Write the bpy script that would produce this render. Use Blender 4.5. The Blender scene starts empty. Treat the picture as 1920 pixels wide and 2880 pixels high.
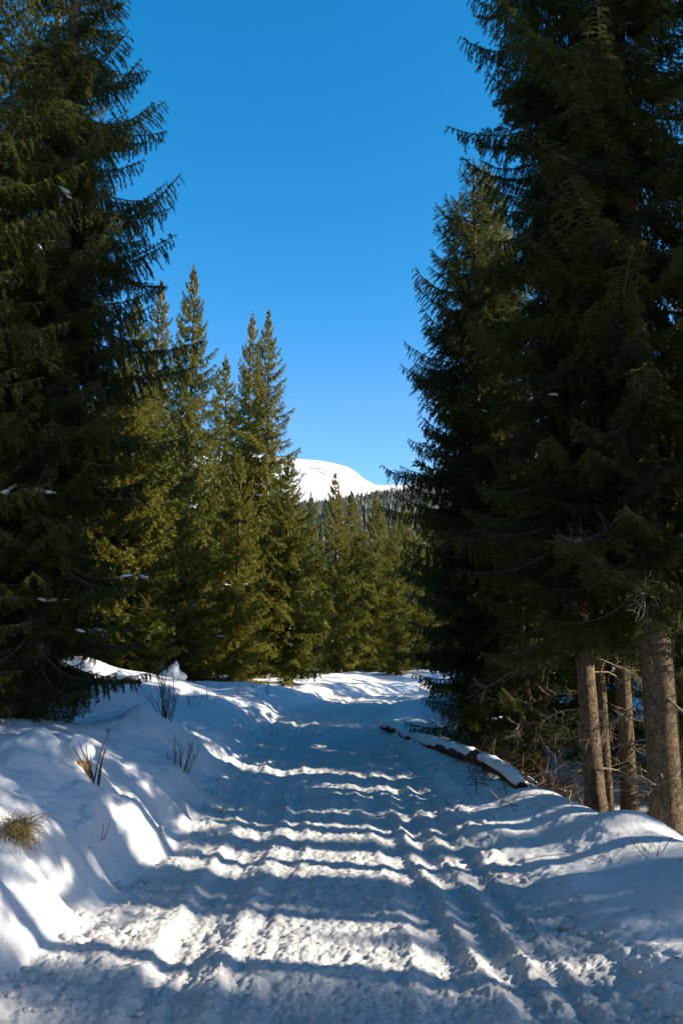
import bpy, math, random
import numpy as np
from mathutils import Vector, Matrix, Euler

R = math.radians
scene = bpy.context.scene
COL = scene.collection

# ------------------------------------------------------------------ camera, sky, sun, exposure
CAM_Z = 1.85
cam_d = bpy.data.cameras.new('camera')
cam = bpy.data.objects.new('camera', cam_d)
COL.objects.link(cam)
cam.location = (0, 0, CAM_Z)
PITCH = 10.05
cam.rotation_euler = (R(90 + PITCH), 0, 0)
cam_d.sensor_fit = 'VERTICAL'
cam_d.sensor_height = 36.0
cam_d.sensor_width = 24.0
cam_d.lens = 28.0
cam_d.clip_start = 0.05
cam_d.clip_end = 12000
scene.camera = cam

SUN_AZ = 102.0      # clockwise from +Y (camera forward)
SUN_EL = 27.0
world = bpy.data.worlds.new('World')
scene.world = world
world.use_nodes = True
nt = world.node_tree
nt.nodes.clear()
wo = nt.nodes.new('ShaderNodeOutputWorld')
bg = nt.nodes.new('ShaderNodeBackground')
sky = nt.nodes.new('ShaderNodeTexSky')
sky.sky_type = 'NISHITA'
sky.sun_disc = False
sky.sun_elevation = R(SUN_EL)
sky.sun_rotation = R(SUN_AZ)
sky.altitude = 1500
sky.air_density = 1.0
sky.dust_density = 1.0
sky.ozone_density = 2.0
hs = nt.nodes.new('ShaderNodeHueSaturation')
hs.inputs['Saturation'].default_value = 1.34
hs.inputs['Hue'].default_value = 0.494
bg.inputs['Strength'].default_value = 0.15
nt.links.new(sky.outputs[0], hs.inputs['Color'])
sp = nt.nodes.new('ShaderNodeSeparateColor'); cb = nt.nodes.new('ShaderNodeCombineColor')
m1 = nt.nodes.new('ShaderNodeMath'); m1.operation = 'MULTIPLY'; m1.inputs[1].default_value = 2.9
m2 = nt.nodes.new('ShaderNodeMath'); m2.operation = 'MINIMUM'; m2.inputs[1].default_value = 1.25
m3 = nt.nodes.new('ShaderNodeMath'); m3.operation = 'MULTIPLY'
nt.links.new(hs.outputs[0], sp.inputs[0])            # deeper blue overhead: the red of the clear sky falls off faster than the rest
nt.links.new(sp.outputs[0], m1.inputs[0]); nt.links.new(m1.outputs[0], m2.inputs[0])
nt.links.new(m2.outputs[0], m3.inputs[0]); nt.links.new(sp.outputs[0], m3.inputs[1])
nt.links.new(m3.outputs[0], cb.inputs[0]); nt.links.new(sp.outputs[1], cb.inputs[1]); nt.links.new(sp.outputs[2], cb.inputs[2])
nt.links.new(cb.outputs[0], bg.inputs['Color'])
nt.links.new(bg.outputs[0], wo.inputs['Surface'])

sun_d = bpy.data.lights.new('sun', 'SUN')
sun_d.energy = 5.0
sun_d.angle = R(0.5)
sun_d.color = (1.0, 0.885, 0.71)
sun = bpy.data.objects.new('sun', sun_d)
COL.objects.link(sun)
SV = Vector((math.sin(R(SUN_AZ)) * math.cos(R(SUN_EL)), math.cos(R(SUN_AZ)) * math.cos(R(SUN_EL)), math.sin(R(SUN_EL))))
sun.rotation_euler = SV.to_track_quat('Z', 'Y').to_euler()
sun.location = SV * 60

vs = scene.view_settings
vs.view_transform = 'Standard'
vs.look = 'None'
vs.exposure = 1.0
vs.gamma = 1.0
vs.use_curve_mapping = False
scene.cycles.max_bounces = 6
scene.cycles.diffuse_bounces = 4
scene.cycles.transparent_max_bounces = 4
scene.cycles.use_denoising = True

# ------------------------------------------------------------------ helpers
def link(o, parent=None):
    COL.objects.link(o)
    if parent is not None:
        o.parent = parent
    return o

def tag(o, label=None, cat=None, group=None, kind=None):
    if label: o['label'] = label
    if cat: o['category'] = cat
    if group: o['group'] = group
    if kind: o['kind'] = kind
    return o

def empty(name, loc=(0, 0, 0), rot=(0, 0, 0), parent=None):
    o = bpy.data.objects.new(name, None)
    o.empty_display_size = 0.2
    o.location = loc
    o.rotation_euler = rot
    return link(o, parent)

def np_mesh(name, V, parts, smooth=False):
    """parts: list of (faces int array (n,3) or (n,4), material index, smooth)"""
    me = bpy.data.meshes.new(name)
    V = np.asarray(V, dtype=np.float32)
    me.vertices.add(len(V))
    me.vertices.foreach_set('co', V.ravel())
    loops, starts, mats, sm = [], [], [], []
    pos = 0
    for f, m, s in parts:
        f = np.asarray(f, dtype=np.int32)
        if len(f) == 0: continue
        k = f.shape[1]
        loops.append(f.ravel())
        starts.append(pos + np.arange(len(f), dtype=np.int32) * k)
        mats.append(np.full(len(f), m, np.int32))
        sm.append(np.full(len(f), s, bool))
        pos += f.size
    loops = np.concatenate(loops); starts = np.concatenate(starts)
    me.loops.add(len(loops))
    me.loops.foreach_set('vertex_index', loops)
    me.polygons.add(len(starts))
    me.polygons.foreach_set('loop_start', starts)
    me.polygons.foreach_set('material_index', np.concatenate(mats))
    me.polygons.foreach_set('use_smooth', np.concatenate(sm))
    me.update(calc_edges=True)
    return me

class MB:
    """collects numpy pieces into one mesh"""
    def __init__(self):
        self.V = []; self.P = []; self.n = 0
    def add(self, V, F, m=0, s=True):
        V = np.asarray(V, dtype=np.float64); F = np.asarray(F, dtype=np.int64)
        self.V.append(V); self.P.append((F + self.n, m, s)); self.n += len(V)
    def mesh(self, name, mats):
        me = np_mesh(name, np.concatenate(self.V), self.P)
        for m in mats: me.materials.append(m)
        return me
    def build(self, name, mats, parent=None):
        return link(bpy.data.objects.new(name, self.mesh(name, mats)), parent)

def norm(v):
    return v / np.maximum(np.linalg.norm(v, axis=-1, keepdims=True), 1e-9)

def tube(pts, rad, sides=6, cap=True, rfun=None):
    pts = np.asarray(pts, float); n = len(pts)
    rad = np.broadcast_to(np.asarray(rad, float), (n,))
    T = norm(np.gradient(pts, axis=0))
    ref = np.array([0, 0, 1.0]) if abs(T[:, 2]).mean() < 0.8 else np.array([1.0, 0, 0])
    U = norm(np.cross(T, ref)); W = np.cross(T, U)
    a = np.arange(sides) * 2 * np.pi / sides
    rr = rad[:, None] * np.ones(sides)
    if rfun is not None: rr = rr + rfun
    V = pts[:, None, :] + rr[:, :, None] * (np.cos(a)[None, :, None] * U[:, None, :] + np.sin(a)[None, :, None] * W[:, None, :])
    V = V.reshape(-1, 3)
    i = np.arange(n - 1)[:, None] * sides; j = np.arange(sides)[None, :]; k = (j + 1) % sides
    F = np.stack([i + j, i + k, i + sides + k, i + sides + j], -1).reshape(-1, 4)
    return V, F

# numpy noise ---------------------------------------------------------------
def _hash(ix, iy, seed):
    h = (ix.astype(np.int64) * 374761393 + iy.astype(np.int64) * 668265263 + seed * 1442695041) & 0xFFFFFFFF
    h = ((h ^ (h >> 13)) * 1274126177) & 0xFFFFFFFF
    h = h ^ (h >> 16)
    return h.astype(np.float64) / 4294967296.0

def vnoise(x, y, seed=0):
    ix = np.floor(x); iy = np.floor(y)
    fx = x - ix; fy = y - iy
    ux = fx * fx * fx * (fx * (fx * 6 - 15) + 10); uy = fy * fy * fy * (fy * (fy * 6 - 15) + 10)
    a = _hash(ix, iy, seed); b = _hash(ix + 1, iy, seed); c = _hash(ix, iy + 1, seed); d = _hash(ix + 1, iy + 1, seed)
    return (a + (b - a) * ux + (c - a) * uy + (a - b - c + d) * ux * uy) * 2 - 1

def fbm(x, y, seed=0, octv=4, gain=0.5, lac=2.03):
    s = 0; a = 1.0; t = 0
    c, sn = math.cos(0.6), math.sin(0.6)
    for k in range(octv):
        s = s + a * vnoise(x, y, seed + k * 17); t += a
        x, y = (x * c - y * sn) * lac, (x * sn + y * c) * lac
        a *= gain
    return s / t

def lumps(x, y, seed=0):
    """rounded crumbs: 1 at the heart of a crumb, 0 between"""
    ix = np.floor(x); iy = np.floor(y)
    best = np.full(x.shape, 9.0)
    for dx in (-1, 0, 1):
        for dy in (-1, 0, 1):
            cx = ix + dx; cy = iy + dy
            px = cx + _hash(cx, cy, seed); py = cy + _hash(cx, cy, seed + 5)
            r = 0.45 + 0.55 * _hash(cx, cy, seed + 9)
            best = np.minimum(best, ((x - px) ** 2 + (y - py) ** 2) / (r * r))
    return np.sqrt(np.clip(1 - best, 0, 1))

def sst(a, b, x):
    t = np.clip((x - a) / (b - a), 0, 1)
    return t * t * (3 - 2 * t)

# ------------------------------------------------------------------ materials
def new_mat(name):
    m = bpy.data.materials.new(name); m.use_nodes = True
    n = m.node_tree; b = n.nodes['Principled BSDF']
    return m, n, b

def N(n, t, **kw):
    nd = n.nodes.new(t)
    for k, v in kw.items():
        if k in nd.inputs: nd.inputs[k].default_value = v
        else: setattr(nd, k, v)
    return nd

def ramp(n, fac, stops):
    r = n.nodes.new('ShaderNodeValToRGB')
    e = r.color_ramp.elements
    while len(e) < len(stops): e.new(0.5)
    for el, (p, c) in zip(e, stops):
        el.position = p; el.color = (*c, 1) if len(c) == 3 else c
    n.links.new(fac, r.inputs[0])
    return r

def snow_mat(name, base, dirt=None, dirt_amt=0.0, bump=0.5, scale=60.0, grain=0.012, packed=None):
    m, n, b = new_mat(name)
    tc = N(n, 'ShaderNodeTexCoord')
    n1 = N(n, 'ShaderNodeTexNoise', Scale=scale, Detail=5.0, Roughness=0.65)
    n.links.new(tc.outputs['Object'], n1.inputs['Vector'])
    n2 = N(n, 'ShaderNodeTexNoise', Scale=1.3, Detail=4.0)
    n.links.new(tc.outputs['Object'], n2.inputs['Vector'])
    c0 = tuple(v * 0.93 for v in base)
    r = ramp(n, n2.outputs[0], [(0.35, c0), (0.65, base)])
    col = r.outputs[0]
    if dirt:
        n3 = N(n, 'ShaderNodeTexNoise', Scale=42.0, Detail=3.0, Roughness=0.7)
        n.links.new(tc.outputs['Object'], n3.inputs['Vector'])
        n4 = N(n, 'ShaderNodeTexNoise', Scale=0.9, Detail=3.0)
        n.links.new(tc.outputs['Object'], n4.inputs['Vector'])
        ma = N(n, 'ShaderNodeMath', operation='MULTIPLY_ADD')
        n.links.new(n4.outputs[0], ma.inputs[0]); ma.inputs[1].default_value = 0.35
        n.links.new(n3.outputs[0], ma.inputs[2])
        rr = ramp(n, ma.outputs[0], [(0.86, (0, 0, 0)), (0.96, (dirt_amt,) * 3)])
        mx = N(n, 'ShaderNodeMix', data_type='RGBA')
        n.links.new(rr.outputs[0], mx.inputs['Factor'])
        n.links.new(col, mx.inputs['A']); mx.inputs['B'].default_value = (*dirt, 1)
        col = mx.outputs['Result']
    if packed:
        at = N(n, 'ShaderNodeAttribute', attribute_name='packed')
        pr = ramp(n, n2.outputs[0], [(0.35, tuple(v * 0.92 for v in packed)), (0.65, packed)])
        mp_ = N(n, 'ShaderNodeMix', data_type='RGBA')
        n.links.new(at.outputs['Fac'], mp_.inputs['Factor'])
        n.links.new(r.outputs[0], mp_.inputs['A']); n.links.new(pr.outputs[0], mp_.inputs['B'])
        n.links.new(mp_.outputs['Result'], mx.inputs['A'])
    n.links.new(col, b.inputs['Base Color'])
    b.inputs['Roughness'].default_value = 0.75
    b.inputs['Specular IOR Level'].default_value = 0.25
    bp = N(n, 'ShaderNodeBump', Strength=bump, Distance=grain)
    n.links.new(n1.outputs[0], bp.inputs['Height'])
    n.links.new(bp.outputs[0], b.inputs['Normal'])
    return m

def needle_mat(name, dark, light, trans=0.22):
    m, n, b = new_mat(name)
    oi = N(n, 'ShaderNodeObjectInfo')
    tc = N(n, 'ShaderNodeTexCoord')
    n1 = N(n, 'ShaderNodeTexNoise', Scale=2.2, Detail=3.0)
    n.links.new(tc.outputs['Object'], n1.inputs['Vector'])
    ad = N(n, 'ShaderNodeMath', operation='MULTIPLY_ADD')
    n.links.new(oi.outputs['Random'], ad.inputs[0]); ad.inputs[1].default_value = 0.45
    sb = N(n, 'ShaderNodeMath', operation='SUBTRACT'); n.links.new(n1.outputs[0], sb.inputs[0]); sb.inputs[1].default_value = 0.225
    n.links.new(sb.outputs[0], ad.inputs[2])
    r = ramp(n, ad.outputs[0], [(0.25, dark), (0.75, light)])
    n.links.new(r.outputs[0], b.inputs['Base Color'])
    b.inputs['Roughness'].default_value = 0.5
    b.inputs['Specular IOR Level'].default_value = 0.3
    tr = N(n, 'ShaderNodeBsdfTranslucent')
    mt = N(n, 'ShaderNodeMix', data_type='RGBA'); mt.inputs['Factor'].default_value = 0.5
    n.links.new(r.outputs[0], mt.inputs['A']); mt.inputs['B'].default_value = (light[0] * 1.6, light[1] * 1.6, light[2], 1)
    n.links.new(mt.outputs['Result'], tr.inputs['Color'])
    ms = N(n, 'ShaderNodeMixShader'); ms.inputs[0].default_value = trans
    n.links.new(b.outputs[0], ms.inputs[1]); n.links.new(tr.outputs[0], ms.inputs[2])
    n.links.new(ms.outputs[0], n.nodes['Material Output'].inputs['Surface'])
    return m

def bark_mat(name, dark, mid, light, sc=1.0):
    m, n, b = new_mat(name)
    tc = N(n, 'ShaderNodeTexCoord')
    mp = N(n, 'ShaderNodeMapping'); mp.inputs['Scale'].default_value = (1, 1, 0.7)
    n.links.new(tc.outputs['Object'], mp.inputs[0])
    n1 = N(n, 'ShaderNodeTexNoise', Scale=22.0 * sc, Detail=6.0, Roughness=0.65)
    vo = N(n, 'ShaderNodeTexVoronoi', Scale=46.0 * sc); vo.feature = 'DISTANCE_TO_EDGE'
    n3 = N(n, 'ShaderNodeTexNoise', Scale=4.5, Detail=6.0, Roughness=0.65)
    n.links.new(tc.outputs['Object'], n3.inputs['Vector'])
    n.links.new(mp.outputs[0], n1.inputs['Vector'])
    nd = N(n, 'ShaderNodeTexNoise', Scale=9.0 * sc, Detail=4.0); n.links.new(mp.outputs[0], nd.inputs['Vector'])
    dm = N(n, 'ShaderNodeMix', data_type='RGBA', blend_type='LINEAR_LIGHT'); dm.inputs['Factor'].default_value = 0.06
    n.links.new(mp.outputs[0], dm.inputs['A']); n.links.new(nd.outputs['Color'], dm.inputs['B'])
    n.links.new(dm.outputs['Result'], vo.inputs['Vector'])
    r = ramp(n, n1.outputs[0], [(0.3, dark), (0.52, mid), (0.75, light)])
    mx = N(n, 'ShaderNodeMix', data_type='RGBA', blend_type='MULTIPLY'); mx.inputs['Factor'].default_value = 0.6
    r2 = ramp(n, n3.outputs[0], [(0.3, (0.5, 0.52, 0.5)), (0.7, (1.08, 1.0, 0.92))])
    n.links.new(r.outputs[0], mx.inputs['A']); n.links.new(r2.outputs[0], mx.inputs['B'])
    n.links.new(mx.outputs['Result'], b.inputs['Base Color'])
    b.inputs['Roughness'].default_value = 0.9
    b.inputs['Specular IOR Level'].default_value = 0.15
    rv = ramp(n, vo.outputs['Distance'], [(0.0, (0, 0, 0)), (0.22, (1, 1, 1))])
    ad = N(n, 'ShaderNodeMath', operation='ADD')
    n.links.new(rv.outputs[0], ad.inputs[0]); n.links.new(n1.outputs[0], ad.inputs[1])
    bp = N(n, 'ShaderNodeBump', Strength=1.0, Distance=0.02)
    n.links.new(ad.outputs[0], bp.inputs['Height']); n.links.new(bp.outputs[0], b.inputs['Normal'])
    return m

def plain_mat(name, a, bcol, scale=8.0, rough=0.85, bump=0.0):
    m, n, b = new_mat(name)
    tc = N(n, 'ShaderNodeTexCoord')
    n1 = N(n, 'ShaderNodeTexNoise', Scale=scale, Detail=4.0)
    n.links.new(tc.outputs['Object'], n1.inputs['Vector'])
    r = ramp(n, n1.outputs[0], [(0.3, a), (0.7, bcol)])
    n.links.new(r.outputs[0], b.inputs['Base Color'])
    b.inputs['Roughness'].default_value = rough
    b.inputs['Specular IOR Level'].default_value = 0.2
    if bump:
        bp = N(n, 'ShaderNodeBump', Strength=bump, Distance=0.01)
        n.links.new(n1.outputs[0], bp.inputs['Height']); n.links.new(bp.outputs[0], b.inputs['Normal'])
    return m

M = {}
M['snow'] = snow_mat('snow', (0.79, 0.80, 0.81), bump=0.35, scale=75, grain=0.008)
M['track'] = snow_mat('track_snow', (0.77, 0.78, 0.79), dirt=(0.17, 0.13, 0.10), dirt_amt=0.6, bump=0.8, scale=80, grain=0.016, packed=(0.62, 0.61, 0.60))
M['road_snow'] = snow_mat('road_snow', (0.60, 0.59, 0.58), dirt=(0.17, 0.13, 0.10), dirt_amt=0.75, bump=0.75, scale=70, grain=0.016)
M['needle'] = needle_mat('spruce_needles', (0.030, 0.041, 0.013), (0.105, 0.115, 0.020), 0.42)  # near trees: shade is darkened into the needle colour
M['needle_far'] = needle_mat('far_needles', (0.095, 0.104, 0.018), (0.178, 0.166, 0.022), 0.44)  # same species further off, sunlight brightened into the colour
M['wood'] = plain_mat('twig_wood', (0.10, 0.075, 0.055), (0.17, 0.13, 0.10), 20)
M['dead'] = plain_mat('dead_twig', (0.15, 0.115, 0.085), (0.27, 0.215, 0.16), 14)
M['bark'] = bark_mat('spruce_bark', (0.085, 0.06, 0.042), (0.27, 0.20, 0.135), (0.42, 0.32, 0.215))
M['log_bark'] = bark_mat('log_bark', (0.06, 0.04, 0.03), (0.15, 0.09, 0.06), (0.25, 0.16, 0.10))
M['stem'] = plain_mat('shrub_stem', (0.055, 0.032, 0.026), (0.11, 0.06, 0.048), 12)
M['grass'] = plain_mat('dry_grass', (0.30, 0.20, 0.07), (0.50, 0.36, 0.16), 6)
M['moss'] = plain_mat('mossy_grass', (0.12, 0.10, 0.03), (0.24, 0.19, 0.07), 9)
M['stump'] = plain_mat('broken_wood', (0.13, 0.07, 0.035), (0.34, 0.20, 0.10), 18, bump=0.6)
M['soil'] = plain_mat('dark_soil', (0.05, 0.032, 0.022), (0.13, 0.075, 0.05), 9, bump=0.8)
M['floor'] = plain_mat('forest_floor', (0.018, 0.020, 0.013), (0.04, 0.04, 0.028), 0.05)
M['needle_hill'] = needle_mat('hill_needles', (0.012, 0.018, 0.011), (0.030, 0.036, 0.018), 0.05)
M['cone'] = plain_mat('cone_scales', (0.22, 0.12, 0.05), (0.38, 0.22, 0.10), 30)

# ------------------------------------------------------------------ terrain
def interp(y, pts):
    return np.interp(y, [p[0] for p in pts], [p[1] for p in pts])
def xl(y): return interp(y, [(-30, -2.0), (3, -1.85), (6.7, -1.75), (9, -1.66), (11.2, -1.75), (18, -1.6), (24, -1.2), (29, -0.2), (36, 3.2), (46, 10), (70, 24), (160, 60)])
def xr(y): return interp(y, [(-30, 2.0), (3, 1.75), (6.7, 1.62), (11.5, 1.36), (18, 0.98), (24, 1.4), (29, 2.6), (36, 6.2), (46, 13.4), (70, 28), (160, 65)])
def zroad(y): return interp(y, [(-40, 0.0), (5, 0.0), (8.7, -0.13), (12, 0.0), (16.2, 0.15), (22, 0.24), (29, 0.2), (45, 0.1), (70, -0.3), (160, -1)])

MOUNDS = [  # x, y, radius x, radius y, height
    (-2.95, 8.3, 0.55, 0.55, 0.20), (-2.75, 11.9, 0.45, 0.6, 0.30), (-4.1, 15.0, 0.55, 0.5, 0.42), (-3.5, 10.6, 0.6, 0.5, 0.12),
    (-6.6, 20.2, 0.95, 0.8, 0.50), (-5.2, 21.0, 0.9, 0.8, 0.12), (-4.1, 26.5, 1.2, 0.9, 0.22), (-2.3, 24.5, 0.5, 0.5, 0.18), (-0.6, 29.5, 1.6, 0.8, 0.16),
    (-2.6, 6.4, 0.40, 0.35, 0.17), (-2.25, 7.5, 0.28, 0.45, 0.10), (-3.6, 13.2, 0.5, 0.5, 0.2),
    (3.05, 8.0, 0.60, 0.35, 0.16), (2.15, 9.7, 0.5, 0.6, 0.10), (1.9, 6.7, 0.25, 0.2, 0.07), (2.3, 5.6, 0.35, 0.3, 0.09), (1.9, 4.9, 0.25, 0.25, 0.08), (3.0, 6.0, 0.6, 0.4, 0.08),
]

def height(x, y, detail=True):
    L = xl(y); Rr = xr(y); mid = 0.5 * (L + Rr)
    z = zroad(y)
    fade = np.clip(1.4 - y / 30.0, 0.15, 1)
    # warped distances from the two road edges
    wob = 0.14 * fbm(x * 0.7, y * 1.1, 3, 3) + 0.06 * fbm(x * 3, y * 3.4, 8, 3)
    d = (L - x) + wob * np.clip(1.5 - y / 30, 0.3, 1)
    e = (x - Rr) + 0.8 * wob
    w = interp(y, [(-40, 1.0), (9.5, 1.0), (12, 0.78), (15, 0.75), (20, 0.75), (27, 0.45), (34, 0.4), (60, 0.5)])
    flute = 0.5 + 0.5 * fbm(x * 1.2, y * 3.6, 21, 3)
    wall = 0.45 * sst(0.0, 0.34 + 0.38 * flute, d)
    bank = w * (wall + 0.33 * sst(0.3, 1.4, d) + 0.25 * sst(1.0, 3.5, d) + 0.075 * np.clip(d - 1.0, 0, 9))
    roll = 0.18 * fbm(x * 0.42, y * 0.42, 31, 2) + 0.10 * fbm(x * 1.05, y * 0.95, 33, 2)
    bank = bank + roll * sst(0.3, 1.6, d)
    z = z + bank
    # right: lumpy berm, soft shelf, then a drop into the wood
    ec = interp(y, [(-40, 2.6), (5, 2.1), (7, 1.38), (8.3, 1.05), (10.3, 0.8), (18, 0.42), (26, 1.5), (40, 3)])
    dr = interp(y, [(-40, 1.0), (15, 1.15), (24, 0.75), (40, 0.5), (90, 0.3)])
    shelf = 0.10 * sst(-0.15, 0.25, e) + 0.15 * sst(0.2, 1.0, e)
    z = z + shelf - dr * sst(0.05, 2.4, e - ec) + (0.07 * fbm(x * 0.8, y * 0.8, 41, 2) * sst(0.1, 1.0, e)) + 0.1 * fbm(x * 0.3, y * 0.3, 44, 2) * sst(1.5, 4, e)
    # overhanging rim of the snow shelf
    z = z + 0.06 * np.exp(-((e - ec) / 0.3) ** 2)
    for mx, my, rx, ry, h in MOUNDS:
        q = ((x - mx) / rx) ** 2 + ((y - my) / ry) ** 2
        z = z + h * np.exp(-q * 0.9)
    if not detail: return z
    on = sst(-0.12, 0.10, -d) * sst(-0.10, 0.12, -e)          # 1 on the road
    c = x - mid
    half = 0.5 * (Rr - L)
    # wheel tracks, ridges between them
    for off, wd, dp in ((-0.80, 0.15, 0.042), (0.58, 0.11, 0.032), (0.96, 0.09, 0.040), (1.22, 0.07, 0.026), (-0.46, 0.07, 0.018), (-0.98, 0.06, 0.02)):
        o = off * half / 1.6
        mean = 0.06 * np.sin(y * 0.55 + off * 7) + 0.03 * fbm(y * 0.9, y * 0 + off * 9, 55, 2)
        q = (c - o - mean) / wd
        z = z - on * dp * np.exp(-q * q)
        z = z + on * dp * 0.55 * np.exp(-((np.abs(q) - 1.7) / 0.5) ** 2)
        tread = np.sin(y * 2 * math.pi / 0.085 + 2.5 * np.abs(q)) * np.exp(-q * q * 1.5)
        z = z + on * 0.012 * tread * sst(-0.2, 0.4, fbm(x * 1.5, y * 0.8, 61, 2)) * np.clip(1.6 - y / 10, 0, 1)
    # snow crumbs
    patch = sst(-0.25, 0.35, fbm(x * 1.1, y * 1.3, 71, 3))
    wx = x + 0.03 * fbm(x * 6, y * 6, 171, 2); wy = y + 0.03 * fbm(x * 6, y * 6, 173, 2)
    z = z + on * (0.015 * fbm(x * 2.6, y * 2.6, 73, 4) + 0.012 * fbm(x * 9, y * 1.1, 72, 3) + fade * 0.016 * patch * lumps(wx * 6.5, wy * 6.5, 75) + fade * 0.013 * lumps(wx * 14, wy * 14, 77) * (0.3 + 0.7 * patch) + fade * 0.025 * fbm(x * 15, y * 15, 78, 4, 0.7) + fade * 0.009 * fbm(x * 50, y * 50, 79, 2))
    # cross ripples where the plough chattered
    rip = np.sin(y * 2 * math.pi / 0.62 + 1.2 * fbm(x * 1.2, y * 0.6, 83, 2) * 2 + 0.8 * c)
    z = z + 0.020 * rip * sst(8.5, 11, y) * (1 - sst(20, 26, y)) * sst(-1.1, -0.3, -np.abs(c + 0.5)) * on
    ripb = np.sin(y * 2 * math.pi / 0.55 + 1.5 * d)
    z = z + 0.035 * ripb * np.exp(-((d - 0.15) / 0.28) ** 2) * (1 - sst(20, 26, y)) * sst(5.5, 7.5, y)
    # broken lumps along both verges
    vb = np.exp(-((d - 0.05) / 0.28) ** 2) + 0.9 * np.exp(-((e - 0.02) / 0.28) ** 2)
    z = z + fade * vb * (0.11 * lumps(x * 3.1 + 0.2 * fbm(x * 5, y * 5, 92, 2), y * 3.1, 91) * sst(-0.2, 0.3, fbm(x, y * 1.4, 93, 2)) + 0.03 * lumps(x * 8, y * 8, 95))
    # crusty breaks on the bank
    z = z + sst(0.25, 0.6, d) * (1 - sst(1.2, 2.2, d)) * (0.09 * np.abs(fbm(x * 2.0, y * 2.3, 97, 4)) + 0.05 * lumps(x * 2.2 + 0.3 * fbm(x * 3, y * 3, 98, 2), y * 2.2, 99))
    off = np.clip(1 - on, 0, 1)
    near = np.clip(1.3 - y / 16, 0, 1)
    z = z + off * (0.010 * fbm(x * 6, y * 6, 101, 3) + near * 0.010 * fbm(x * 20, y * 20, 103, 4, 0.6))
    pit = sst(0.35, 0.75, fbm(x * 1.6, y * 1.6, 105, 3))
    z = z + off * near * sst(0.1, 0.5, d) * (0.05 * fbm(x * 3.2, y * 3.6, 107, 4) + 0.05 * lumps(x * 4.2 + 0.25 * fbm(x * 5, y * 5, 108, 2), y * 4.2, 109) * sst(-0.1, 0.4, fbm(x * 1.1, y * 1.1, 111, 2)))
    z = z - off * near * 0.05 * pit * sst(0.3, 0.8, np.maximum(d, e))
    return z

def H(x, y):
    return float(height(np.array([float(x)]), np.array([float(y)]), False)[0])

NR, NC = 900, 800
ys = 3.0 * (62.0 / 3.0) ** (np.arange(NR) / (NR - 1))
us = np.linspace(-0.64, 0.60, NC)
YY = np.repeat(ys[:, None], NC, 1)
XX = us[None, :] * (ys[:, None] + 1.6)
ZZ = height(XX, YY)
Vg = np.stack([XX, YY, ZZ], -1).reshape(-1, 3)
i = np.arange(NR - 1)[:, None] * NC; j = np.arange(NC - 1)[None, :]
Fg = np.stack([i + j, i + j + 1, i + NC + j + 1, i + NC + j], -1).reshape(-1, 4)
fc = Vg[Fg].mean(1)
wv = 0.10 * fbm(fc[:, 0] * 1.3, fc[:, 1] * 1.3, 5, 2)
is_road = (fc[:, 0] > xl(fc[:, 1]) - 0.05 + wv) & (fc[:, 0] < xr(fc[:, 1]) + 0.08 + wv)

def submesh(name, V, F, mat, kind='structure'):
    u, inv = np.unique(F.ravel(), return_inverse=True)
    me = np_mesh(name, V[u], [(inv.reshape(F.shape), 0, True)])
    me.materials.append(mat)
    o = link(bpy.data.objects.new(name, me))
    o['kind'] = kind
    return o
ro = submesh('snowy_road', Vg, Fg[is_road], M['track'])
gr = submesh('snow_ground', Vg, Fg[~is_road], M['track'])
for o in (ro, gr):                                   # how hard the snow is packed: full on the track, fading over its verges
    co = np.empty(len(o.data.vertices) * 3, np.float32); o.data.vertices.foreach_get('co', co); co = co.reshape(-1, 3)
    dv = np.maximum(xl(co[:, 1]) - co[:, 0], co[:, 0] - xr(co[:, 1])) + 0.22 * fbm(co[:, 0] * 2, co[:, 1] * 2, 6, 4)
    pk = (1 - sst(-0.25, 0.35, dv)).astype(np.float32)
    o.data.attributes.new('packed', 'FLOAT', 'POINT').data.foreach_set('value', pk)
# the wider snow field all round, dropped below the fine sheet where that lies
gx = np.concatenate([np.linspace(-260, -45, 44), np.linspace(-42, 42, 130), np.linspace(45, 260, 44)])
gy = np.concatenate([np.linspace(-120, -12, 28), np.linspace(-10, 66, 130), np.linspace(70, 200, 40)])
X2, Y2 = np.meshgrid(gx, gy)
Z2 = height(X2, Y2, False)
u2 = X2 / (Y2 + 1.6)
inside = sst(3.6, 5.0, Y2) * (1 - sst(56, 60, Y2)) * sst(-0.62, -0.56, u2) * (1 - sst(0.52, 0.58, u2))
Z2 = np.where(np.abs(X2) > 14, np.clip(Z2, -3, 2.2), Z2) - 0.55 * inside - 0.02
V2 = np.stack([X2, Y2, Z2], -1).reshape(-1, 3)
nx, ny = len(gx), len(gy)
i = np.arange(ny - 1)[:, None] * nx; j = np.arange(nx - 1)[None, :]
F2 = np.stack([i + j, i + j + 1, i + nx + j + 1, i + nx + j], -1).reshape(-1, 4)
submesh('snow_field', V2, F2, M['snow'])

# ------------------------------------------------------------------ far hill and mountain
def hill_z(x, y):
    s = np.interp(y, [120, 200, 400, 800, 1400, 1700], [-2, 8, 45, 130, 262, 250])
    return s + np.clip(x, -120, 420) * 0.16 * sst(400, 1400, y) + 10 * fbm(x / 160, y / 200, 201, 3) * sst(200, 600, y)
hx = np.linspace(-700, 700, 90); hy = np.concatenate([np.linspace(150, 400, 14), np.linspace(420, 1700, 60)])
X3, Y3 = np.meshgrid(hx, hy)
V3 = np.stack([X3, Y3, hill_z(X3, Y3)], -1).reshape(-1, 3)
i = np.arange(len(hy) - 1)[:, None] * 90; j = np.arange(89)[None, :]
submesh('wooded_hill', V3, np.stack([i + j, i + j + 1, i + 91 + j, i + 90 + j], -1).reshape(-1, 4), M['floor'])

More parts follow.
